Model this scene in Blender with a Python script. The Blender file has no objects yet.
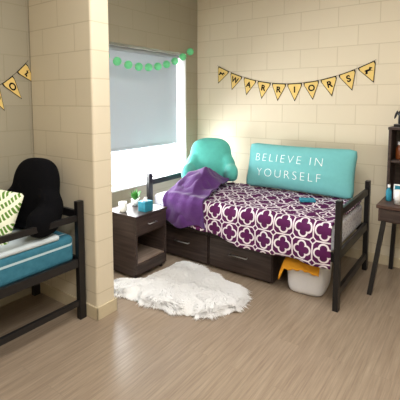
import bpy, bmesh, math, random
from mathutils import Vector, Matrix, noise
random.seed(4)
sc=bpy.context.scene
sc.view_settings.view_transform='Standard'
COL=sc.collection

def lin(r,g,b):
    def f(c):
        c/=255.0
        return c/12.92 if c<=.04045 else ((c+.055)/1.055)**2.4
    return (f(r),f(g),f(b),1)

# ---------- material helpers ----------
def newmat(name,rough=.6,spec=.3):
    m=bpy.data.materials.new(name); m.use_nodes=True
    nt=m.node_tree; b=nt.nodes['Principled BSDF']
    b.inputs['Roughness'].default_value=rough
    b.inputs['Specular IOR Level'].default_value=spec
    return m,nt,b
def N(nt,t,**kw):
    n=nt.nodes.new(t)
    for k,v in kw.items(): setattr(n,k,v)
    return n
def M(nt,op,a,b=None,c=None):
    n=nt.nodes.new('ShaderNodeMath'); n.operation=op
    for i,v in enumerate((a,b,c)):
        if v is None: continue
        if isinstance(v,(int,float)): n.inputs[i].default_value=v
        else: nt.links.new(v,n.inputs[i])
    return n.outputs[0]
def mixc(nt,fac,a,b):
    n=nt.nodes.new('ShaderNodeMix'); n.data_type='RGBA'
    if isinstance(fac,(int,float)): n.inputs[0].default_value=fac
    else: nt.links.new(fac,n.inputs[0])
    for i,v in ((6,a),(7,b)):
        if isinstance(v,tuple): n.inputs[i].default_value=v
        else: nt.links.new(v,n.inputs[i])
    return n.outputs[2]
def bump(nt,b,h,strength=.3,dist=.01):
    n=nt.nodes.new('ShaderNodeBump'); n.inputs['Strength'].default_value=strength; n.inputs['Distance'].default_value=dist
    nt.links.new(h,n.inputs['Height']); nt.links.new(n.outputs[0],b.inputs['Normal'])
def plain(name,rgb,rough=.6,spec=.3,var=.06,scale=30,metal=0,bmp=.0,bscale=200,sheen=0):
    m,nt,b=newmat(name,rough,spec)
    tc=N(nt,'ShaderNodeTexCoord'); no=N(nt,'ShaderNodeTexNoise'); no.inputs['Scale'].default_value=scale
    nt.links.new(tc.outputs['Object'],no.inputs['Vector'])
    c=lin(*rgb); d=tuple(x*(1-var*2) for x in c[:3])+(1,)
    nt.links.new(mixc(nt,no.outputs[0],c,d),b.inputs['Base Color'])
    b.inputs['Metallic'].default_value=metal
    if sheen: b.inputs['Sheen Weight'].default_value=sheen
    if bmp:
        n2=N(nt,'ShaderNodeTexNoise'); n2.inputs['Scale'].default_value=bscale
        nt.links.new(tc.outputs['Object'],n2.inputs['Vector']); bump(nt,b,n2.outputs[0],bmp,.01)
    return m
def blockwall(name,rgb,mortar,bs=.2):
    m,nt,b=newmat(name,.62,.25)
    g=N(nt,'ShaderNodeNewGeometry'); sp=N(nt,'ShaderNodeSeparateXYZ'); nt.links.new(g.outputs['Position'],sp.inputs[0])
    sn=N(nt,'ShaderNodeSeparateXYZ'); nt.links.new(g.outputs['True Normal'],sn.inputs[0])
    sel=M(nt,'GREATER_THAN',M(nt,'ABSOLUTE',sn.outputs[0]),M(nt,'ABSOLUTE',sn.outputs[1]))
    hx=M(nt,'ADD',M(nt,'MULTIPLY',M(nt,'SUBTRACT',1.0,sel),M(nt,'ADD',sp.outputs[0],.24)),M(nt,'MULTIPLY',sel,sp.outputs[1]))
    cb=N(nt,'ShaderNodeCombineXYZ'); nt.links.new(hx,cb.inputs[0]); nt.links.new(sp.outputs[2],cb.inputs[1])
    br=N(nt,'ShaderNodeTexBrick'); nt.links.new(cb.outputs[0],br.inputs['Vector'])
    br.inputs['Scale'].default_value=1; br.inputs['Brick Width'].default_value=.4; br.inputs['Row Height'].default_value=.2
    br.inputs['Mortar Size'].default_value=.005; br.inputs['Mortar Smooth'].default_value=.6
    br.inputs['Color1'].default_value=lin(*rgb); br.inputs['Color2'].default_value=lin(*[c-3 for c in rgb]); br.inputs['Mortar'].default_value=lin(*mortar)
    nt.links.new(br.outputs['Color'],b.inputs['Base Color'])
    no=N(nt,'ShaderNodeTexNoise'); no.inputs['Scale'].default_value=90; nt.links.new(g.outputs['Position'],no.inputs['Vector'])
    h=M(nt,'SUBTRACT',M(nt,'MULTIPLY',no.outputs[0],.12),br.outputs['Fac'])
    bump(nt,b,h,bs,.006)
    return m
def wood(name,c1,c2,axis=0,rough=.4,scale=6,spec=.4):
    m,nt,b=newmat(name,rough,spec)
    tc=N(nt,'ShaderNodeNewGeometry'); mp=N(nt,'ShaderNodeMapping')
    s=[scale*8]*3; s[axis]=scale*.5; mp.inputs['Scale'].default_value=s
    nt.links.new(tc.outputs['Position'],mp.inputs[0])
    no=N(nt,'ShaderNodeTexNoise'); no.inputs['Scale'].default_value=1; no.inputs['Detail'].default_value=5
    nt.links.new(mp.outputs[0],no.inputs['Vector'])
    rr=N(nt,'ShaderNodeValToRGB'); rr.color_ramp.elements[0].position=.3; rr.color_ramp.elements[1].position=.72
    rr.color_ramp.elements[0].color=lin(*c1); rr.color_ramp.elements[1].color=lin(*c2)
    nt.links.new(no.outputs[0],rr.inputs[0]); nt.links.new(rr.outputs[0],b.inputs['Base Color'])
    return m

mat_block=blockwall('painted_block',(216,205,182),(196,184,158))
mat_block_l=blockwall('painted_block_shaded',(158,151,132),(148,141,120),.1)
mat_trim=plain('cream_base',(208,194,164),.5)
mat_ceil=plain('ceiling_white',(235,232,225),.9)
mat_white=plain('white_paint',(240,240,240),.4)
mat_black=plain('black_metal',(22,21,23),.35,.5)
mat_walnut=wood('dark_walnut_x',(42,33,31),(76,63,58),0)
mat_walnut_y=wood('dark_walnut_y',(42,33,31),(76,63,58),1)
mat_walnut_in=wood('walnut_inside',(120,104,92),(164,146,132),1)
mat_desk=wood('desk_wood',(62,44,40),(96,72,62),0)
mat_silver=plain('brushed_metal',(190,190,192),.3,.5,metal=.9)
mat_teal=plain('teal_fabric',(116,188,190),.9,.1,.05,25,bmp=.15,bscale=140,sheen=.1)
mat_tealmink=plain('teal_plush',(96,192,180),.95,.1,.12,18,bmp=.5,bscale=120,sheen=.2)
mat_blackfab=plain('black_plush',(11,11,14),.95,.1,.1,20,bmp=.4,bscale=120)
mat_purple=plain('purple_fleece',(88,48,112),.95,.1,.18,14,bmp=.4,bscale=90,sheen=.2)
mat_bin=plain('bin_fabric',(222,222,226),.85,.1,.03,40,bmp=.2,bscale=300)
mat_orange=plain('orange_cloth',(235,165,50),.85,.1,.12,20,bmp=.3,bscale=60)
mat_gold=plain('gold_paper',(228,198,122),.7,.1,.05,60)
mat_ink=plain('black_ink',(20,18,18),.8,.1,0)
mat_txt=plain('white_print',(250,252,252),.8,.1,0)
mat_green=plain('mint_paper',(124,228,162),.7,.2,.12,60)
mat_string=plain('string',(200,190,150),.8)
mat_mug=plain('ceramic',(240,240,238),.25,.5)
mat_leafp=plain('plant_leaf',(70,140,60),.6)
mat_amber=plain('amber_bottle',(120,60,24),.2,.5)
def fur_mat():
    m=bpy.data.materials.new('white_fur'); m.use_nodes=True; nt=m.node_tree; nt.nodes.clear()
    o=N(nt,'ShaderNodeOutputMaterial'); d=N(nt,'ShaderNodeBsdfDiffuse'); t=N(nt,'ShaderNodeBsdfTranslucent'); mx=N(nt,'ShaderNodeMixShader')
    g=N(nt,'ShaderNodeTexCoord'); no=N(nt,'ShaderNodeTexNoise'); no.inputs['Scale'].default_value=14
    nt.links.new(g.outputs['Object'],no.inputs['Vector'])
    c=mixc(nt,no.outputs[0],(1,1,1,1),(.98,.975,.965,1))
    nt.links.new(c,d.inputs[0]); nt.links.new(c,t.inputs[0]); mx.inputs[0].default_value=.4
    nt.links.new(d.outputs[0],mx.inputs[1]); nt.links.new(t.outputs[0],mx.inputs[2]); nt.links.new(mx.outputs[0],o.inputs[0]); return m
mat_fur=fur_mat()

def floor_mat():
    m,nt,b=newmat('vinyl_plank',.3,.45)
    g=N(nt,'ShaderNodeNewGeometry'); sp=N(nt,'ShaderNodeSeparateXYZ'); nt.links.new(g.outputs['Position'],sp.inputs[0])
    cb=N(nt,'ShaderNodeCombineXYZ'); nt.links.new(sp.outputs[1],cb.inputs[0]); nt.links.new(sp.outputs[0],cb.inputs[1])
    br=N(nt,'ShaderNodeTexBrick'); nt.links.new(cb.outputs[0],br.inputs['Vector']); br.offset=.37
    br.inputs['Scale'].default_value=1; br.inputs['Brick Width'].default_value=1.2; br.inputs['Row Height'].default_value=.15
    br.inputs['Mortar Size'].default_value=.001; br.inputs['Mortar Smooth'].default_value=.3
    br.inputs['Color1'].default_value=(0,0,0,1); br.inputs['Color2'].default_value=(1,1,1,1); br.inputs['Mortar'].default_value=(.5,.5,.5,1)
    mp=N(nt,'ShaderNodeMapping'); mp.inputs['Scale'].default_value=(70,2.6,1); nt.links.new(g.outputs['Position'],mp.inputs[0])
    off=N(nt,'ShaderNodeVectorMath',operation='ADD'); nt.links.new(mp.outputs[0],off.inputs[0])
    sc2=N(nt,'ShaderNodeVectorMath',operation='SCALE'); nt.links.new(br.outputs['Color'],sc2.inputs[0]); sc2.inputs['Scale'].default_value=7
    nt.links.new(sc2.outputs[0],off.inputs[1])
    no=N(nt,'ShaderNodeTexNoise'); no.inputs['Scale'].default_value=1; no.inputs['Detail'].default_value=6; no.inputs['Roughness'].default_value=.7
    nt.links.new(off.outputs[0],no.inputs['Vector'])
    rr=N(nt,'ShaderNodeValToRGB'); e=rr.color_ramp.elements
    e[0].position=.28; e[0].color=lin(124,107,91); e[1].position=.72; e[1].color=lin(164,147,127)
    nt.links.new(no.outputs[0],rr.inputs[0])
    c=mixc(nt,M(nt,'MULTIPLY',br.outputs['Color'],.12),rr.outputs[0],lin(134,116,98))
    c=mixc(nt,M(nt,'MULTIPLY',br.outputs['Fac'],.3),c,lin(100,86,72))
    nt.links.new(c,b.inputs['Base Color'])
    bump(nt,b,M(nt,'SUBTRACT',M(nt,'MULTIPLY',no.outputs[0],.3),br.outputs['Fac']),.1,.003)
    return m
mat_floor=floor_mat()

def quilt_mat():
    m,nt,b=newmat('lattice_quilt',.9,.1)
    uv=N(nt,'ShaderNodeUVMap'); uv.uv_map='UVMap'
    sp=N(nt,'ShaderNodeSeparateXYZ'); nt.links.new(uv.outputs[0],sp.inputs[0])
    P=.17
    def fold(o,sh):
        return M(nt,'ABSOLUTE',M(nt,'SUBTRACT',M(nt,'FRACT',M(nt,'ADD',M(nt,'DIVIDE',o,P),sh+20)),.5))
    def dist(a,b_,x,y):
        dx=M(nt,'SUBTRACT',a,x); dy=M(nt,'SUBTRACT',b_,y)
        return M(nt,'SQRT',M(nt,'ADD',M(nt,'MULTIPLY',dx,dx),M(nt,'MULTIPLY',dy,dy)))
    a=fold(sp.outputs[0],0); c=fold(sp.outputs[1],0)
    sd=M(nt,'SUBTRACT',M(nt,'MINIMUM',dist(a,c,.21,0),dist(a,c,0,.21)),.205)
    sd=M(nt,'MINIMUM',sd,M(nt,'SUBTRACT',M(nt,'MAXIMUM',a,c),.2))
    ring=M(nt,'LESS_THAN',M(nt,'ABSOLUTE',M(nt,'SUBTRACT',sd,-.01)),.04)
    a2=M(nt,'SUBTRACT',.5,a); c2=M(nt,'SUBTRACT',.5,c)
    dm=M(nt,'ADD',a2,c2)
    dia=M(nt,'LESS_THAN',M(nt,'ABSOLUTE',M(nt,'SUBTRACT',dm,.16)),.04)
    l1=M(nt,'MULTIPLY',M(nt,'LESS_THAN',a2,.035),M(nt,'GREATER_THAN',c2,.14))
    l2=M(nt,'MULTIPLY',M(nt,'LESS_THAN',c2,.035),M(nt,'GREATER_THAN',a2,.14))
    w=M(nt,'MAXIMUM',M(nt,'MAXIMUM',ring,dia),M(nt,'MAXIMUM',l1,l2))
    no=N(nt,'ShaderNodeTexNoise'); no.inputs['Scale'].default_value=8
    tc=N(nt,'ShaderNodeTexCoord'); nt.links.new(tc.outputs['Object'],no.inputs['Vector'])
    pur=mixc(nt,no.outputs[0],lin(94,36,84),lin(72,28,70))
    nt.links.new(mixc(nt,w,pur,lin(222,214,220)),b.inputs['Base Color'])
    return m
mat_quilt=quilt_mat()
def stripe_mat():
    m,nt,b=newmat('blue_sheet',.9,.1)
    g=N(nt,'ShaderNodeNewGeometry'); sp=N(nt,'ShaderNodeSeparateXYZ'); nt.links.new(g.outputs['Position'],sp.inputs[0])
    s=M(nt,'ADD',sp.outputs[2],sp.outputs[0])
    f=M(nt,'FRACT',M(nt,'ADD',M(nt,'DIVIDE',s,.16),100.35))
    no=N(nt,'ShaderNodeTexNoise'); no.inputs['Scale'].default_value=25; nt.links.new(g.outputs['Position'],no.inputs['Vector'])
    base=mixc(nt,no.outputs[0],lin(44,98,120),lin(70,126,146))
    c=mixc(nt,M(nt,'LESS_THAN',f,.10),base,lin(176,200,208))
    nt.links.new(c,b.inputs['Base Color']); return m
mat_stripe=stripe_mat()
mat_comf=plain('pale_sheet',(206,218,224),.9,.1,.1,15)
def leaf_mat():
    m,nt,b=newmat('leaf_print',.85,.1)
    tc=N(nt,'ShaderNodeTexCoord')
    def wave(rot,sc_,dis):
        mp=N(nt,'ShaderNodeMapping'); mp.inputs['Rotation'].default_value=rot; nt.links.new(tc.outputs['Object'],mp.inputs[0])
        wv=N(nt,'ShaderNodeTexWave'); wv.inputs['Scale'].default_value=sc_; wv.inputs['Distortion'].default_value=dis; wv.inputs['Detail'].default_value=1
        nt.links.new(mp.outputs[0],wv.inputs['Vector']); return wv.outputs['Fac']
    a=M(nt,'GREATER_THAN',wave((0,.7,0),14,2.5),.35); b2=M(nt,'GREATER_THAN',wave((0,-.6,0),4.5,5),.38)
    c=mixc(nt,M(nt,'MULTIPLY',a,b2),lin(236,238,215),lin(98,138,58))
    nt.links.new(c,b.inputs['Base Color']); return m
mat_leaf=leaf_mat()
def sheet_mat():
    m,nt,b=newmat('grey_sheet',.9,.1)
    tc=N(nt,'ShaderNodeTexCoord'); v=N(nt,'ShaderNodeTexVoronoi'); v.inputs['Scale'].default_value=40
    nt.links.new(tc.outputs['Object'],v.inputs['Vector'])
    nt.links.new(mixc(nt,M(nt,'LESS_THAN',v.outputs['Distance'],.3),lin(214,216,226),lin(160,150,180)),b.inputs['Base Color']); return m
mat_sheet=sheet_mat()
def blind_mat():
    m=bpy.data.materials.new('blind_cloth'); m.use_nodes=True; nt=m.node_tree; nt.nodes.clear()
    o=N(nt,'ShaderNodeOutputMaterial'); d=N(nt,'ShaderNodeBsdfDiffuse'); t=N(nt,'ShaderNodeBsdfTranslucent'); mx=N(nt,'ShaderNodeMixShader')
    g=N(nt,'ShaderNodeTexCoord'); no=N(nt,'ShaderNodeTexNoise'); no.inputs['Scale'].default_value=300
    nt.links.new(g.outputs['Object'],no.inputs['Vector'])
    c=mixc(nt,no.outputs[0],lin(206,210,214),lin(198,202,206))
    nt.links.new(c,d.inputs[0]); t.inputs[0].default_value=lin(116,121,124); mx.inputs[0].default_value=.4
    nt.links.new(d.outputs[0],mx.inputs[1]); nt.links.new(t.outputs[0],mx.inputs[2]); nt.links.new(mx.outputs[0],o.inputs[0]); return m
mat_blind=blind_mat()
def glass_mat():
    m=bpy.data.materials.new('window_glass'); m.use_nodes=True; nt=m.node_tree; nt.nodes.clear()
    o=N(nt,'ShaderNodeOutputMaterial'); d=N(nt,'ShaderNodeBsdfTransparent'); t=N(nt,'ShaderNodeBsdfGlossy'); mx=N(nt,'ShaderNodeMixShader')
    t.inputs['Roughness'].default_value=.02; mx.inputs[0].default_value=.06
    nt.links.new(d.outputs[0],mx.inputs[1]); nt.links.new(t.outputs[0],mx.inputs[2]); nt.links.new(mx.outputs[0],o.inputs[0]); return m
mat_glass=glass_mat()

# ---------- mesh helpers ----------
def empty(name,loc=(0,0,0),rz=0):
    e=bpy.data.objects.new(name,None); e.empty_display_size=.1; e.location=loc; e.rotation_euler=(0,0,rz); COL.objects.link(e); return e
def obj(name,me,mat=None,parent=None,smooth=False):
    o=bpy.data.objects.new(name,me); COL.objects.link(o)
    if mat: me.materials.append(mat)
    if parent: o.parent=parent
    if smooth:
        for p in me.polygons: p.use_smooth=True
    return o
def box(name,x0,x1,y0,y1,z0,z1,mat,parent=None,bev=.003,seg=2):
    bm=bmesh.new(); bmesh.ops.create_cube(bm,size=1)
    for v in bm.verts:
        v.co=Vector(((x0+x1)/2+v.co.x*(x1-x0),(y0+y1)/2+v.co.y*(y1-y0),(z0+z1)/2+v.co.z*(z1-z0)))
    if bev: bmesh.ops.bevel(bm,geom=bm.edges[:],offset=bev,segments=seg,affect='EDGES',profile=.5)
    me=bpy.data.meshes.new(name); bm.to_mesh(me); bm.free()
    return obj(name,me,mat,parent)
def lathe(name,prof,mat,parent=None,loc=(0,0,0),n=32):
    vs=[];fs=[]
    for r,z in prof:
        for i in range(n):
            a=2*math.pi*i/n; vs.append((loc[0]+r*math.cos(a),loc[1]+r*math.sin(a),loc[2]+z))
    for j in range(len(prof)-1):
        for i in range(n): fs.append((j*n+i,j*n+(i+1)%n,(j+1)*n+(i+1)%n,(j+1)*n+i))
    me=bpy.data.meshes.new(name); me.from_pydata(vs,[],fs); me.update()
    return obj(name,me,mat,parent,True)
def tube(name,pts,r,mat,parent=None,cyc=False):
    cu=bpy.data.curves.new(name,'CURVE'); cu.dimensions='3D'; cu.bevel_depth=r; cu.bevel_resolution=3; cu.use_fill_caps=True
    s=cu.splines.new('POLY'); s.points.add(len(pts)-1)
    for p,q in zip(s.points,pts): p.co=(*q,1)
    s.use_cyclic_u=cyc
    tmp=bpy.data.objects.new('t',cu); COL.objects.link(tmp)
    dg=bpy.context.evaluated_depsgraph_get(); me=bpy.data.meshes.new_from_object(tmp.evaluated_get(dg))
    bpy.data.objects.remove(tmp); me.name=name
    return obj(name,me,mat,parent,True)
def sell(bm,c,r,e1=.6,e2=.6,rot=None,n=24):
    def sp(v,e): return math.copysign(abs(v)**e,v)
    bmt=bmesh.new(); bmesh.ops.create_uvsphere(bmt,u_segments=n*2,v_segments=n,radius=1)
    for v in bmt.verts:
        th=math.asin(max(-1,min(1,v.co.z))); ph=math.atan2(v.co.y,v.co.x)
        p=Vector((sp(math.cos(th),e1)*sp(math.cos(ph),e2)*r[0],sp(math.cos(th),e1)*sp(math.sin(ph),e2)*r[1],sp(math.sin(th),e1)*r[2]))
        if rot: p=rot@p
        v.co=p+Vector(c)
    me=bpy.data.meshes.new('t'); bmt.to_mesh(me); bmt.free(); bm.from_mesh(me); bpy.data.meshes.remove(me)
def textmesh(s,size,bold=.0,ext=.0,space=1.0):
    cu=bpy.data.curves.new('t','FONT'); cu.body=s; cu.size=size; cu.align_x='CENTER'; cu.align_y='CENTER'; cu.offset=bold; cu.extrude=ext; cu.space_character=space
    tmp=bpy.data.objects.new('t',cu); COL.objects.link(tmp)
    dg=bpy.context.evaluated_depsgraph_get(); me=bpy.data.meshes.new_from_object(tmp.evaluated_get(dg))
    bpy.data.objects.remove(tmp); return me

# ---------- room ----------
XW,YB=-3.036,4.158; XR_,YF_=1.7,-1.3; CH=3.05
box('floor',XW-.3,XR_+.1,YF_-.1,YB+.1,-.1,0,mat_floor,bev=0)
box('ceiling',XW-.3,XR_+.1,YF_-.1,YB+.1,CH,CH+.1,mat_ceil,bev=0)
box('wall_back',XW-.2,XR_+.1,YB,YB+.1,0,CH,mat_block,bev=0)
box('wall_right',XR_,XR_+.1,YF_,YB,0,CH,mat_block,bev=0)
box('wall_front',XW-.2,XR_,YF_-.1,YF_,0,CH,mat_block,bev=0)
wy0,wy1,wz0,wz1=2.12,3.915,.70,2.23
wl=empty('wall_left')
T=.2
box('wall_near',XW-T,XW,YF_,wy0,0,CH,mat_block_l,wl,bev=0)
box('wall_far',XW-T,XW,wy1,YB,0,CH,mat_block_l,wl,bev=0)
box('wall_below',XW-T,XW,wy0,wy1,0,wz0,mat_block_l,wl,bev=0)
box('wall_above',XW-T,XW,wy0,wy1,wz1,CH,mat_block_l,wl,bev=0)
box('wall_partition',XW,-2.252,1.815,1.987,0,CH,mat_block,bev=.02,seg=4)
box('baseboard_back',XW+.001,XR_,YB-.012,YB,0,.1,mat_trim,bev=.004)
bp=empty('baseboard_partition')
box('face_a',XW+.02,-2.24,1.803,1.815,0,.1,mat_trim,bp,bev=.004)
box('face_b',-2.252,-2.24,1.803,1.999,0,.1,mat_trim,bp,bev=.004)
box('face_c',XW+.02,-2.24,1.987,1.999,0,.1,mat_trim,bp,bev=.004)
w=empty('window_1')
fx0,fx1=XW-T+.005,XW-T+.05
box('frame_bottom',fx0,fx1,wy0,wy1,wz0,wz0+.05,mat_white,w)
box('frame_top',fx0,fx1,wy0,wy1,wz1-.05,wz1,mat_white,w)
box('frame_near',fx0,fx1,wy0,wy0+.05,wz0+.05,wz1-.05,mat_white,w)
box('frame_far',fx0,fx1,wy1-.05,wy1,wz0+.05,wz1-.05,mat_white,w)
box('glass',fx0+.018,fx0+.022,wy0+.04,wy1-.04,wz0+.04,wz1-.04,mat_glass,w,bev=0)
box('jamb_far',XW-T+.05,XW-.002,wy1-.012,wy1,wz0,wz1,mat_white,w,bev=0)
box('sill',XW-T+.05,XW+.015,wy0,wy1-.012,wz0,wz0+.02,mat_white,w)
bl=empty('roller_blind')
box('cloth',XW-.115,XW-.112,wy0+.02,wy1-.05,1.125,wz1-.03,mat_blind,bl,bev=0)
box('hem_bar',XW-.122,XW-.106,wy0+.02,wy1-.05,1.105,1.13,mat_blind,bl)
tube('roller_tube',[(XW-.113,wy0+.01,wz1-.035),(XW-.113,wy1-.03,wz1-.035)],.025,mat_blind,bl)

# ---------- bed ----------
def bedframe(parent,x0,x1,y0,y1,hp):
    r=.022
    for i,(x,y) in enumerate([(x0,y0),(x0,y1),(x1,y0),(x1,y1)]): box('post_%d'%i,x-r,x+r,y-r-.006,y+r+.006,0,hp,mat_black,parent,bev=.004)
bd=empty('bed')
BX0,BX1,BY0,BY1=-2.818,-.843,2.996,3.926
bedframe(bd,BX0,BX1,BY0,BY1,.88)
for k,x in enumerate((BX0,BX1)):
    for j,(z,h) in enumerate(((.78,.03),(.44,.035),(.14,.03))):
        box('end_rail_%d%d'%(k,j),x-.014,x+.014,BY0+.025,BY1-.025,z-h,z+h,mat_black,bd)
for j,y in enumerate((BY0,BY1)):
    box('side_rail_%d'%j,BX0+.02,BX1-.02,y-.014,y+.014,.385,.46,mat_black,bd)
for j in range(8):
    x=BX0+.15+j*.24
    box('slat_%d'%j,x,x+.06,BY0+.015,BY1-.015,.43,.445,mat_black,bd)
box('mattress',BX0+.03,BX1-.035,BY0+.02,BY1-.02,.446,.655,mat_sheet,bd,bev=.035,seg=4)

def draped(name,xf0,xf1,zt,hem,mat,nx=90,nt_=70,amp=.012,yback=3.885,front=2.965,parent=None,thick=.014,extra=None,seed=0):
    vs=[];uvs=[];fs=[]
    R=.05
    for i in range(nx+1):
        u=i/nx
        for j in range(nt_+1):
            t=j/nt_
            x=xf0(t)+(xf1(t)-xf0(t))*u
            top=yback-(front+R); arc=R*math.pi/2; drop=zt-R-hem(x)
            L=top+arc+drop; s=t*L
            if s<top: y=yback-s; z=zt; ny,nz=0,1
            elif s<top+arc:
                a=(s-top)/R; y=front+R-R*math.sin(a); z=zt-R+R*math.cos(a); ny,nz=-math.sin(a),math.cos(a)
            else:
                y=front; z=zt-R-(s-top-arc); ny,nz=-1,0
            n=noise.noise(Vector((x*4+seed,s*4,0)))*amp*1.4+noise.noise(Vector((x*11,s*9,seed)))*amp*.6
            if ny<-.5: n=abs(n)*.7+ (.5+.5*math.sin(x*17+seed))*.022*min(1,(s-top)/.25)
            ex=extra(x,y,s-top) if extra else 0
            y+=ny*n; z+=nz*(abs(n)+.002+ex)
            vs.append((x,y,z)); uvs.append((x,s))
    for i in range(nx):
        for j in range(nt_):
            a=i*(nt_+1)+j; fs.append((a,a+1,a+nt_+2,a+nt_+1))
    me=bpy.data.meshes.new(name); me.from_pydata(vs,[],fs); me.update()
    ul=me.uv_layers.new(name='UVMap')
    for l in me.loops: ul.data[l.index].uv=uvs[l.vertex_index]
    o=obj(name,me,mat,parent,True)
    md=o.modifiers.new('s','SOLIDIFY'); md.thickness=thick; md.offset=1
    return o
draped('quilt',lambda t:-2.45,lambda t:-.885,.665,
       lambda x: .43+(.35-.43)*min(1,max(0,(x+2.2)/.5))+.012*math.sin(x*9),mat_quilt,amp=.024,parent=bd)
def ex(x,y,s):
    if s>0.02: return 0
    b=.19*math.exp(-((x+2.42)/.21)**2-((y-3.40)/.28)**2)
    b+=.035*(1-abs(math.sin(x*15+y*4+1.5*noise.noise(Vector((x*4,y*4,2))))))*min(1,(y-2.97)/.2)
    return b
draped('throw_blanket',lambda t:-2.66+.12*t,lambda t:-2.24+.20*t,.685,lambda x:.43+.03*math.sin(x*14),mat_purple,nx=90,nt_=100,amp=.03,yback=3.76,front=2.93,parent=bd,thick=.014,extra=ex,seed=3)

def cushion(name,W,H,Tk,mat,parent=None,n=40,p=2.5):
    def th(u,v): return Tk/2*((1-abs(u)**p)**.55)*((1-abs(v)**p)**.55)
    vs=[];fs=[];idx={}
    for side in (-1,1):
        for i in range(n+1):
            for j in range(n+1):
                u=-1+2*i/n; v=-1+2*j/n
                if side==1 and (i in(0,n) or j in (0,n)): idx[(side,i,j)]=idx[(-1,i,j)]; continue
                x=u*W/2*(1-.03*(1-v*v)); z=v*H/2*(1-.05*(1-u*u))
                k=max(0,abs(u)-.86)/.14*max(0,abs(v)-.7)/.3
                x*=1-.03*k; z*=1-.08*k
                wr=noise.noise(Vector((u*3,v*3,side)))*.012*(1-max(abs(u),abs(v)))
                idx[(side,i,j)]=len(vs); vs.append((x,side*(th(u,v)+wr),z))
    for side in (-1,1):
        for i in range(n):
            for j in range(n):
                q=[idx[(side,i,j)],idx[(side,i+1,j)],idx[(side,i+1,j+1)],idx[(side,i,j+1)]]
                if side==1:q.reverse()
                fs.append(q)
    me=bpy.data.meshes.new(name); me.from_pydata(vs,[],fs); me.update()
    o=obj(name,me,mat,parent,True)
    return o,th
bpil=empty('printed_body_pillow',(-1.52,3.79,.70))
W_,H_,T_=1.18,.49,.21
c,th=cushion('cushion',W_,H_,T_,mat_teal,bpil)
c.location=(0,0,H_/2)
def surf_text(s,size,cx,cz,bold,parent,off):
    me=textmesh(s,size,bold,0,1.34); bm=bmesh.new(); bm.from_mesh(me)
    bmesh.ops.triangulate(bm,faces=bm.faces[:])
    for _ in range(2): bmesh.ops.subdivide_edges(bm,edges=[e for e in bm.edges if e.calc_length()>.02],cuts=1); bmesh.ops.triangulate(bm,faces=bm.faces[:])
    for v in bm.verts:
        x=v.co.x+cx; z=v.co.y+cz
        u=x/(W_/2*.97); vv=z/(H_/2*.96)
        y=-(th(max(-.99,min(.99,u)),max(-.99,min(.99,vv)))+.011)
        v.co=Vector((x,y,z+off))
    bm.to_mesh(me); bm.free()
    obj('lettering_'+s.split()[0].lower(),me,mat_txt,parent)
surf_text('BELIEVE IN',.122,-.085,.075,-.003,bpil,H_/2)
surf_text('YOURSELF',.122,-.07,-.085,-.003,bpil,H_/2)
bpil.rotation_euler=(math.radians(-14),0,0)

def backrest(name,loc,rz,mat,s=1.0,arms=1.0,w=.27,top=.25):
    bm=bmesh.new()
    sell(bm,(0,.02,top),(w,.10,top-.01),.7,.75,Matrix.Rotation(math.radians(-10),3,'X'))
    for sx in(-1,1):
        sell(bm,(sx*w*.98,-.12*arms,.105),(.08,.19*arms,.105),.8,.8,Matrix.Rotation(sx*.15,3,'Z'))
        sell(bm,(sx*w*.85,-.01,.20),(.08,.09,.12),.9,.9,Matrix.Rotation(-sx*.35,3,'Y'))
    sell(bm,(0,-.0,.09),(w,.10,.09),.7,.7)
    for v in bm.verts: v.co*=s
    me=bpy.data.meshes.new(name); bm.to_mesh(me); bm.free()
    o=obj(name,me,mat,None,True)
    r=o.modifiers.new('r','REMESH'); r.mode='VOXEL'; r.voxel_size=.014; r.use_smooth_shade=True
    sm=o.modifiers.new('s','SMOOTH'); sm.factor=.6; sm.iterations=12
    o.location=loc; o.rotation_euler=(0,0,rz); return o
backrest('reading_pillow',(-2.54,3.74,.735),math.radians(30),mat_tealmink,.94,1.0,.26,.26)

def chest(name,x0,x1,y0,y1,z1):
    e=empty(name)
    box('carcass',x0,x1,y0+.02,y1,.015,z1,mat_walnut,e)
    box('top_edge',x0,x1,y0-.002,y0+.02,z1-.022,z1,mat_walnut,e)
    box('drawer_front',x0+.006,x1-.006,y0,y0+.019,.03,z1-.028,mat_walnut,e)
    xm=(x0+x1)/2; z=(.03+z1-.028)/2+.02
    tube('handle',[(xm-.09,y0,z),(xm-.09,y0-.022,z),(xm+.09,y0-.022,z),(xm+.09,y0,z)],.006,mat_silver,e)
    for i,(x,y) in enumerate(((x0+.05,y0+.06),(x1-.05,y0+.06),(x0+.05,y1-.05),(x1-.05,y1-.05))):
        lathe('foot_%d'%i,[(0,0),(.02,0),(.02,.016),(0,.016)],mat_black,e,(x,y,0),12)
    return e
chest('underbed_drawer',-2.76,-2.12,3.073,3.85,.345)
chest('underbed_drawer.001',-2.105,-1.43,3.073,3.85,.345)

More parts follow.
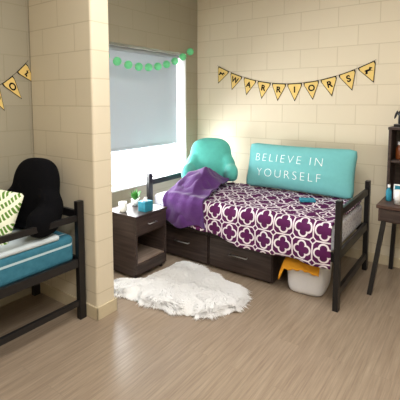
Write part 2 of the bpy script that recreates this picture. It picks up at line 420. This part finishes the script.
bm=bmesh.new(); sell(bm,(0,0,.14),(.175,.2,.15),.35,.45)
for v in bm.verts:
    v.co.x*=.9+.35*v.co.z; v.co.y*=.9+.3*v.co.z
    v.co.z=max(0,v.co.z)
fl=[f for f in bm.faces if f.calc_center_median().z>.275]
bmesh.ops.delete(bm,geom=fl,context='FACES')
me=bpy.data.meshes.new('bin'); bm.to_mesh(me); bm.free()
be=empty('storage_bin',(-1.15,3.25,0),math.radians(6))
o=obj('bin_body',me,mat_bin,be,True); md=o.modifiers.new('s','SOLIDIFY'); md.thickness=.008
tube('rim',[(.178*math.copysign(abs(math.cos(a))**.45,math.cos(a))*.93,.2*math.copysign(abs(math.sin(a))**.45,math.sin(a))*.93,.276) for a in [k*math.pi/24 for k in range(48)]],.007,mat_bin,be,True)
bm=bmesh.new(); bmesh.ops.create_grid(bm,x_segments=40,y_segments=40,size=1)
for v in bm.verts:
    x,y=v.co.x,v.co.y
    r=math.hypot(x,y)
    v.co=Vector((x*.17-.04,y*.17-.04,.29+.03*noise.noise(Vector((x*3,y*3,1)))+.03*(1-r*r*.5)-(.07*max(0,-y-.75)/.25+.10*max(0,-x-.75)/.25)))
    if y<-.75: v.co.y-=.03
me=bpy.data.meshes.new('cloth'); bm.to_mesh(me); bm.free()
o=obj('folded_cloth',me,mat_orange,be,True); md=o.modifiers.new('s','SOLIDIFY'); md.thickness=.01

# ---------- nightstand ----------
ns=empty('nightstand')
x0,x1,y0,y1,h=-2.87,-2.47,2.44,2.86,.60
box('side_a',x0,x1-.02,y0,y0+.02,.03,h-.022,mat_walnut,ns)
box('side_b',x0,x1-.02,y1-.02,y1,.03,h-.022,mat_walnut,ns)
box('back_panel',x0,x0+.015,y0+.02,y1-.02,.03,h-.022,mat_walnut_y,ns)
box('top',x0-.005,x1+.008,y0-.008,y1+.008,h-.022,h,mat_walnut_y,ns)
box('bottom',x0+.015,x1-.02,y0+.02,y1-.02,.03,.05,mat_walnut_y,ns)
box('shelf',x0+.015,x1-.02,y0+.02,y1-.02,.40,.418,mat_walnut_y,ns)
box('drawer_front',x1-.022,x1,y0+.004,y1-.004,.425,h-.026,mat_walnut_y,ns)
box('lower_drawer_front',x1-.022,x1,y0+.004,y1-.004,.05,.14,mat_walnut_y,ns)
box('lower_shelf',x0+.015,x1-.02,y0+.02,y1-.02,.14,.155,mat_walnut_in,ns)
box('cubby_back',x0+.016,x0+.02,y0+.02,y1-.02,.155,.40,mat_walnut_in,ns,bev=0)
box('edge_a',x1-.02,x1-.002,y0,y0+.02,.14,.425,mat_walnut_y,ns)
box('edge_b',x1-.02,x1-.002,y1-.02,y1,.14,.425,mat_walnut_y,ns)
ym=(y0+y1)/2
tube('handle',[(x1,ym-.05,.5),(x1+.022,ym-.05,.5),(x1+.022,ym+.05,.5),(x1,ym+.05,.5)],.005,mat_silver,ns)
for i,(x,y) in enumerate(((x0+.04,y0+.04),(x1-.05,y0+.04),(x0+.04,y1-.04),(x1-.05,y1-.04))):
    lathe('foot_%d'%i,[(0,0),(.018,0),(.018,.031),(0,.031)],mat_black,ns,(x,y,0),12)
mat_tissue=plain('teal_print',(50,150,178),.6,.3,.25,60)
tb=empty('tissue_box')
box('carton',-2.59,-2.50,2.59,2.70,h,h+.095,mat_tissue,tb)
bm=bmesh.new(); bmesh.ops.create_cone(bm,segments=10,radius1=.025,radius2=.008,depth=.04,cap_ends=False)
for v in bm.verts: v.co+=Vector((-2.545+random.uniform(-.01,.01),2.645+random.uniform(-.01,.01),h+.112))
me=bpy.data.meshes.new('t');bm.to_mesh(me);bm.free();obj('tissue',me,mat_white,tb)
mg=empty('coffee_mug')
lathe('cup',[(0,0),(.035,0),(.038,.01),(.038,.09),(.034,.09),(.034,.012),(0,.012)],mat_mug,mg,(-2.70,2.50,h))
tube('handle',[(-2.70+.036+.022*math.sin(a),2.50-.0,h+.045+.025*math.cos(a)) for a in [k*math.pi/8 for k in range(9)]],.005,mat_mug,mg)
pf=empty('potted_plant')
lathe('pot',[(0,0),(.03,0),(.04,.065),(.035,.065),(.03,.05),(0,.05)],mat_mug,pf,(-2.76,2.72,h))
vs=[];fs=[]
for k in range(44):
    a=random.uniform(0,6.28); L=random.uniform(.07,.14); tl=random.uniform(.1,.9); b=len(vs)
    d=Vector((math.cos(a)*math.sin(tl),math.sin(a)*math.sin(tl),math.cos(tl))); sd=Vector((-math.sin(a),math.cos(a),0))*.014
    o0=Vector((-2.76,2.72,h+.05))
    vs+=[tuple(o0),tuple(o0+d*L*.5+sd),tuple(o0+d*L*.5-sd),tuple(o0+d*L-Vector((0,0,.01)))]; fs+=[(b,b+1,b+3,b+2)]
me=bpy.data.meshes.new('leaves'); me.from_pydata(vs,[],fs); obj('leaves',me,mat_leafp,pf)

# ---------- fur rug ----------
poly=[(-2.62,2.28),(-2.56,2.14),(-2.3,2.15),(-2.1,2.18),(-1.85,2.20),(-1.63,2.28),(-1.49,2.44),(-1.46,2.66),(-1.58,2.84),(-1.85,2.92),(-2.12,2.97),(-2.35,2.95),(-2.42,2.85),(-2.43,2.46),(-2.57,2.39)]
def inside(x,y):
    c=False;n=len(poly);j=n-1
    for i in range(n):
        xi,yi=poly[i];xj,yj=poly[j]
        if (yi>y)!=(yj>y) and x<(xj-xi)*(y-yi)/(yj-yi)+xi: c=not c
        j=i
    return c
def edist(x,y):
    m=9
    for i in range(len(poly)):
        a=Vector(poly[i]);b=Vector(poly[i-1]);p=Vector((x,y)); t=max(0,min(1,(p-a).dot(b-a)/(b-a).length_squared)); m=min(m,(p-(a+(b-a)*t)).length)
    return m
vs=[];fs=[]
st=.02; gx={}
for i in range(70):
    for j in range(50):
        x=-2.68+i*st; y=2.1+j*st
        if inside(x,y):
            gx[(i,j)]=len(vs); vs.append((x,y,.004+.04*min(1,edist(x,y)/.06)))
for (i,j) in list(gx):
    if (i+1,j) in gx and (i,j+1) in gx and (i+1,j+1) in gx: fs.append((gx[(i,j)],gx[(i+1,j)],gx[(i+1,j+1)],gx[(i,j+1)]))
cnt=0
while cnt<26000:
    x=random.uniform(-2.65,-1.4);y=random.uniform(2.12,3.05)
    if not inside(x,y): continue
    cnt+=1
    e=edist(x,y); z0=.004+.038*min(1,e/.06)
    a=noise.noise(Vector((x*5,y*5,0)))*4+random.uniform(-.35,.35)
    L=random.uniform(.04,.085); lean=random.uniform(.7,1.1)
    d=Vector((math.cos(a),math.sin(a),0)); s=Vector((-math.sin(a),math.cos(a),0))*random.uniform(.0015,.0035)
    p0=Vector((x,y,z0)); p1=p0+d*L*.4*lean+Vector((0,0,L*.32)); p2=p0+d*L*1.0*lean+Vector((0,0,L*.26))
    if e<.03: p2.z*=.5; p1.z*=.8
    b=len(vs); vs+=[tuple(p0-s),tuple(p0+s),tuple(p1-s),tuple(p1+s),tuple(p2)]
    fs+=[(b,b+1,b+3,b+2),(b+2,b+3,b+4)]
me=bpy.data.meshes.new('fur_rug'); me.from_pydata(vs,[],fs); obj('fur_rug',me,mat_fur)

# ---------- left bed ----------
lb=empty('bed.001')
LX0,LX1,LY0,LY1=-2.99,-2.376,-.25,1.765
bedframe(lb,LX0,LX1,LY0,LY1,.905)
for k,x in enumerate((LX0,LX1)):
    for j,(z,hh) in enumerate(((.78,.022),(.44,.032),(.13,.022))):
        box('side_rail_%d%d'%(k,j),x-.014,x+.014,LY0+.028,LY1-.028,z-hh,z+hh,mat_black,lb)
for k,y in enumerate((LY0,LY1)):
    for j,(z,hh) in enumerate(((.80,.03),(.44,.032))):
        box('end_rail_%d%d'%(k,j),LX0+.022,LX1-.022,y-.014,y+.014,z-hh,z+hh,mat_black,lb)
box('slats',LX0+.02,LX1-.02,LY0+.02,LY1-.02,.43,.45,mat_black,lb,bev=0)
box('mattress',LX0+.02,LX1-.02,LY0+.03,LY1-.03,.45,.655,mat_stripe,lb,bev=.04,seg=4)
box('comforter',LX0+.02,LX1-.018,LY0+.03,LY1-.15,.645,.685,mat_comf,lb,bev=.02,seg=4)
backrest('reading_pillow.001',(-2.66,1.58,.69),math.radians(14),mat_blackfab,1.02,.8,.19,.265)
lp,_=cushion('leaf_pillow',.38,.38,.15,mat_leaf); lp.location=(-2.68,1.27,.865); lp.rotation_euler=(math.radians(-20),math.radians(12),math.radians(30))

# ---------- desk ----------
dk=empty('desk')
DX0,DX1,DY0,DY1=-.68,.62,3.50,4.13
box('top',DX0,DX1,DY0,DY1,.735,.765,mat_desk,dk)
box('apron_drawer',DX0+.015,DX1-.015,DY0+.02,DY1-.03,.62,.735,mat_desk,dk)
box('drawer_face',DX0+.03,DX1-.6,DY0+.008,DY0+.022,.63,.728,mat_walnut,dk)
tube('handle',[(-.42,DY0+.01,.68),(-.42,DY0-.012,.68),(-.26,DY0-.012,.68),(-.26,DY0+.01,.68)],.005,mat_silver,dk)
def strut(name,a,b,wx,wy,mat,parent):
    a=Vector(a);b=Vector(b);vs=[]
    for p in(a,b):
        for sx,sy in((-1,-1),(1,-1),(1,1),(-1,1)): vs.append((p.x+sx*wx,p.y+sy*wy,p.z))
    fs=[(3,2,1,0),(4,5,6,7),(0,1,5,4),(1,2,6,5),(2,3,7,6),(3,0,4,7)]
    me=bpy.data.meshes.new(name); me.from_pydata(vs,[],fs); return obj(name,me,mat,parent)
strut('leg_front_left',(-.69,3.43,0),(-.61,3.56,.735),.018,.022,mat_black,dk)
strut('leg_back_left',(-.64,4.1,0),(-.61,4.06,.735),.018,.022,mat_black,dk)
strut('leg_front_right',(.62,3.43,0),(.56,3.56,.735),.018,.022,mat_black,dk)
strut('leg_back_right',(.6,4.1,0),(.56,4.06,.735),.018,.022,mat_black,dk)
hu=empty('desk_hutch')
box('side_left',-.67,-.645,3.86,4.12,.765,1.38,mat_walnut,hu)
box('side_right',.585,.61,3.86,4.12,.765,1.38,mat_walnut,hu)
box('top',-.675,.615,3.85,4.125,1.38,1.405,mat_walnut,hu)
box('shelf',-.645,.585,3.87,4.11,1.08,1.10,mat_walnut,hu)
box('back',-.645,.585,4.11,4.12,.765,1.38,mat_walnut,hu,bev=0)
tr=empty('trophy_figurine')
bm=bmesh.new()
sell(bm,(0,0,.10),(.06,.03,.035),1,1); sell(bm,(.055,0,.15),(.022,.02,.05),1,1,Matrix.Rotation(.4,3,'Y')); sell(bm,(.085,0,.19),(.035,.016,.018),1,1,Matrix.Rotation(.5,3,'Y'))
for sx in(-.04,.035):
    for sy in(-.015,.015): sell(bm,(sx,sy,.045),(.010,.010,.05),1,1)
sell(bm,(-.07,0,.09),(.01,.01,.04),1,1,Matrix.Rotation(.3,3,'Y'))
me=bpy.data.meshes.new('horse');bm.to_mesh(me);bm.free(); o=obj('horse',me,mat_black,tr,True)
box('plinth',-.08,.08,-.04,.04,-.02,0.005,mat_black,tr)
tr.location=(-.56,3.95,1.425)
fr=empty('picture_frame')
box('frame',-.60,-.48,3.80,3.815,.766,.90,mat_mug,fr); box('photo',-.588,-.492,3.797,3.80,.778,.888,mat_tissue,fr,bev=0); box('stand',-.56,-.52,3.815,3.845,.766,.80,mat_mug,fr)
cp=empty('tumbler'); lathe('body',[(0,0),(.03,0),(.038,.12),(.034,.12),(.028,.006),(0,.006)],mat_mug,cp,(-.53,3.62,.765))
def bottle(name,loc,mat,capm,s=1):
    e=empty(name); lathe('body',[(0,0),(.028*s,0),(.03*s,.01),(.03*s,.11*s),(.012*s,.14*s),(.012*s,.16*s),(0,.16*s)],mat,e,loc,20)
    lathe('cap',[(.014*s,.15*s),(.014*s,.18*s),(0,.18*s)],capm,e,loc,16)
bottle('lotion_bottle',(-.62,3.70,.765),mat_tissue,mat_white,.8)
bottle('spray_bottle',(-.60,4.0,1.10),mat_amber,mat_white,.9)
bottle('shampoo_bottle',(-.52,3.98,1.10),mat_teal,mat_white,.9)
bt=empty('notebook'); box('cover',-.30,-.12,3.56,3.78,.766,.785,mat_orange,bt)
bk=empty('paperback_book',(-1.28,3.50,.705),.5); box('cover',-.07,.07,-.05,.05,0,.02,mat_tissue,bk); box('pages',-.067,.071,-.047,.047,.003,.017,mat_white,bk)

# ---------- banners ----------
def pennant_banner(name,P0,P1,sag,labels,normal,fw,fh,lx=1.0):
    e=empty(name); P0=Vector(P0);P1=Vector(P1); nrm=Vector(normal)
    def S(t):
        p=P0.lerp(P1,t); p.z-=sag*4*t*(1-t); return p
    tube('string',[tuple(S(k/30)+nrm*.006) for k in range(31)],.0015,mat_ink,e)
    n=len(labels)
    for i,L in enumerate(labels):
        t=(i+.5)/n; c=S(t); tg=(S(t+.01)-S(t-.01)).normalized()
        down=nrm.cross(tg)
        if down.z>0: down=-down
        def poly_(ins,off,mat,nm):
            pts=[(-fw/2+ins*1.5,ins),(fw/2-ins*1.5,ins),(fw/2-ins*1.3,ins+fh*.12),(0,fh-ins*2),(-fw/2+ins*1.3,ins+fh*.12)]
            me=bpy.data.meshes.new(nm); me.from_pydata([tuple(c+tg*a+down*b+nrm*off) for a,b in pts],[],[tuple(range(5))]); obj(nm,me,mat,e)
        poly_(0,.004,mat_ink,'flag_border_%d'%i); poly_(.0085 if lx==1 else .006,.006,mat_gold,'flag_%d'%i)
        if L=='*':
            pts=[(-.6,-.35),(-.42,-.05),(-.55,.12),(-.35,.18),(.1,.12),(.3,.42),(.36,.3),(.6,.15),(.52,.05),(.34,.1),(.3,-.1),(.55,-.3),(.2,-.15),(-.15,-.12),(-.3,-.45)]
            me=bpy.data.meshes.new('ic'); me.from_pydata([tuple(c+tg*a*fw*.42+down*(fh*.32-b*fw*.42)+nrm*.008) for a,b in pts],[],[tuple(range(len(pts)))]); obj('emblem_%d'%i,me,mat_ink,e)
        else:
            me=textmesh(L,fh*.46,.003)
            for v in me.vertices: v.co=c+tg*v.co.x*lx+down*(fh*.36-v.co.y)+nrm*.008
            obj('letter_%d'%i,me,mat_ink,e)
    return e
pennant_banner('pennant_banner',(-2.72,YB,2.085),(-.86,YB,2.045),.23,list('*WARRIORS*'),(0,-1,0),.17,.20)
pennant_banner('pennant_banner.001',(XW,1.44,1.70),(XW,1.80,1.97),.03,list('OO*'),(1,0,0),.11,.19,.75)

ga=empty('paper_ball_garland')
G0=Vector((XW+.045,2.35,2.16));G1=Vector((XW+.045,4.02,2.30))
def GS(t):
    p=G0.lerp(G1,t); p.z-=.22*4*t*(1-t); return p
tube('string',[tuple(GS(k/30)) for k in range(31)],.002,mat_string,ga)
for i in range(11):
    p=GS((i+.5)/11)
    bm=bmesh.new(); sell(bm,(0,0,0),(.042,.042,.042),1,1,n=10)
    for v in bm.verts:
        a=math.atan2(v.co.y,v.co.x); v.co*=1+.05*math.cos(a*10); v.co+=p
    me=bpy.data.meshes.new('ball');bm.to_mesh(me);bm.free(); obj('ball_%d'%i,me,mat_green,ga,True)

# ---------- lights ----------
def area(name,loc,rot,sx,sy,pw,col=(1,1,1)):
    l=bpy.data.lights.new(name,'AREA'); l.shape='RECTANGLE'; l.size=sx; l.size_y=sy; l.energy=pw; l.color=col
    o=bpy.data.objects.new(name,l); o.location=loc; o.rotation_euler=rot; COL.objects.link(o); return o
area('daylight_window',(XW-.55,(wy0+wy1)/2,1.5),(0,math.radians(-90),0),2.0,2.4,560,(.96,.98,1))
area('ceiling_light',(-.9,1.6,CH-.02),(0,0,0),1.6,1.6,74,(1,.98,.95))
area('flash_bounce_fill',(.3,-.2,CH-.02),(0,0,0),1.2,1.2,70,(1,.98,.95))  # added lamp near the camera, imitates flash bounced off the ceiling
wd=bpy.data.worlds.new('sky'); sc.world=wd; wd.use_nodes=True
wd.node_tree.nodes['Background'].inputs[0].default_value=(.85,.93,1,1); wd.node_tree.nodes['Background'].inputs[1].default_value=2.5

cam=bpy.data.cameras.new('camera'); co=bpy.data.objects.new('camera',cam); COL.objects.link(co)
cam.sensor_width=36; cam.lens=36*389.4/400; cam.shift_y=-62.8/400; cam.clip_start=.05
co.location=(0,0,1.634); co.rotation_euler=(math.radians(90-5.221),0,math.radians(35.768))
sc.camera=co
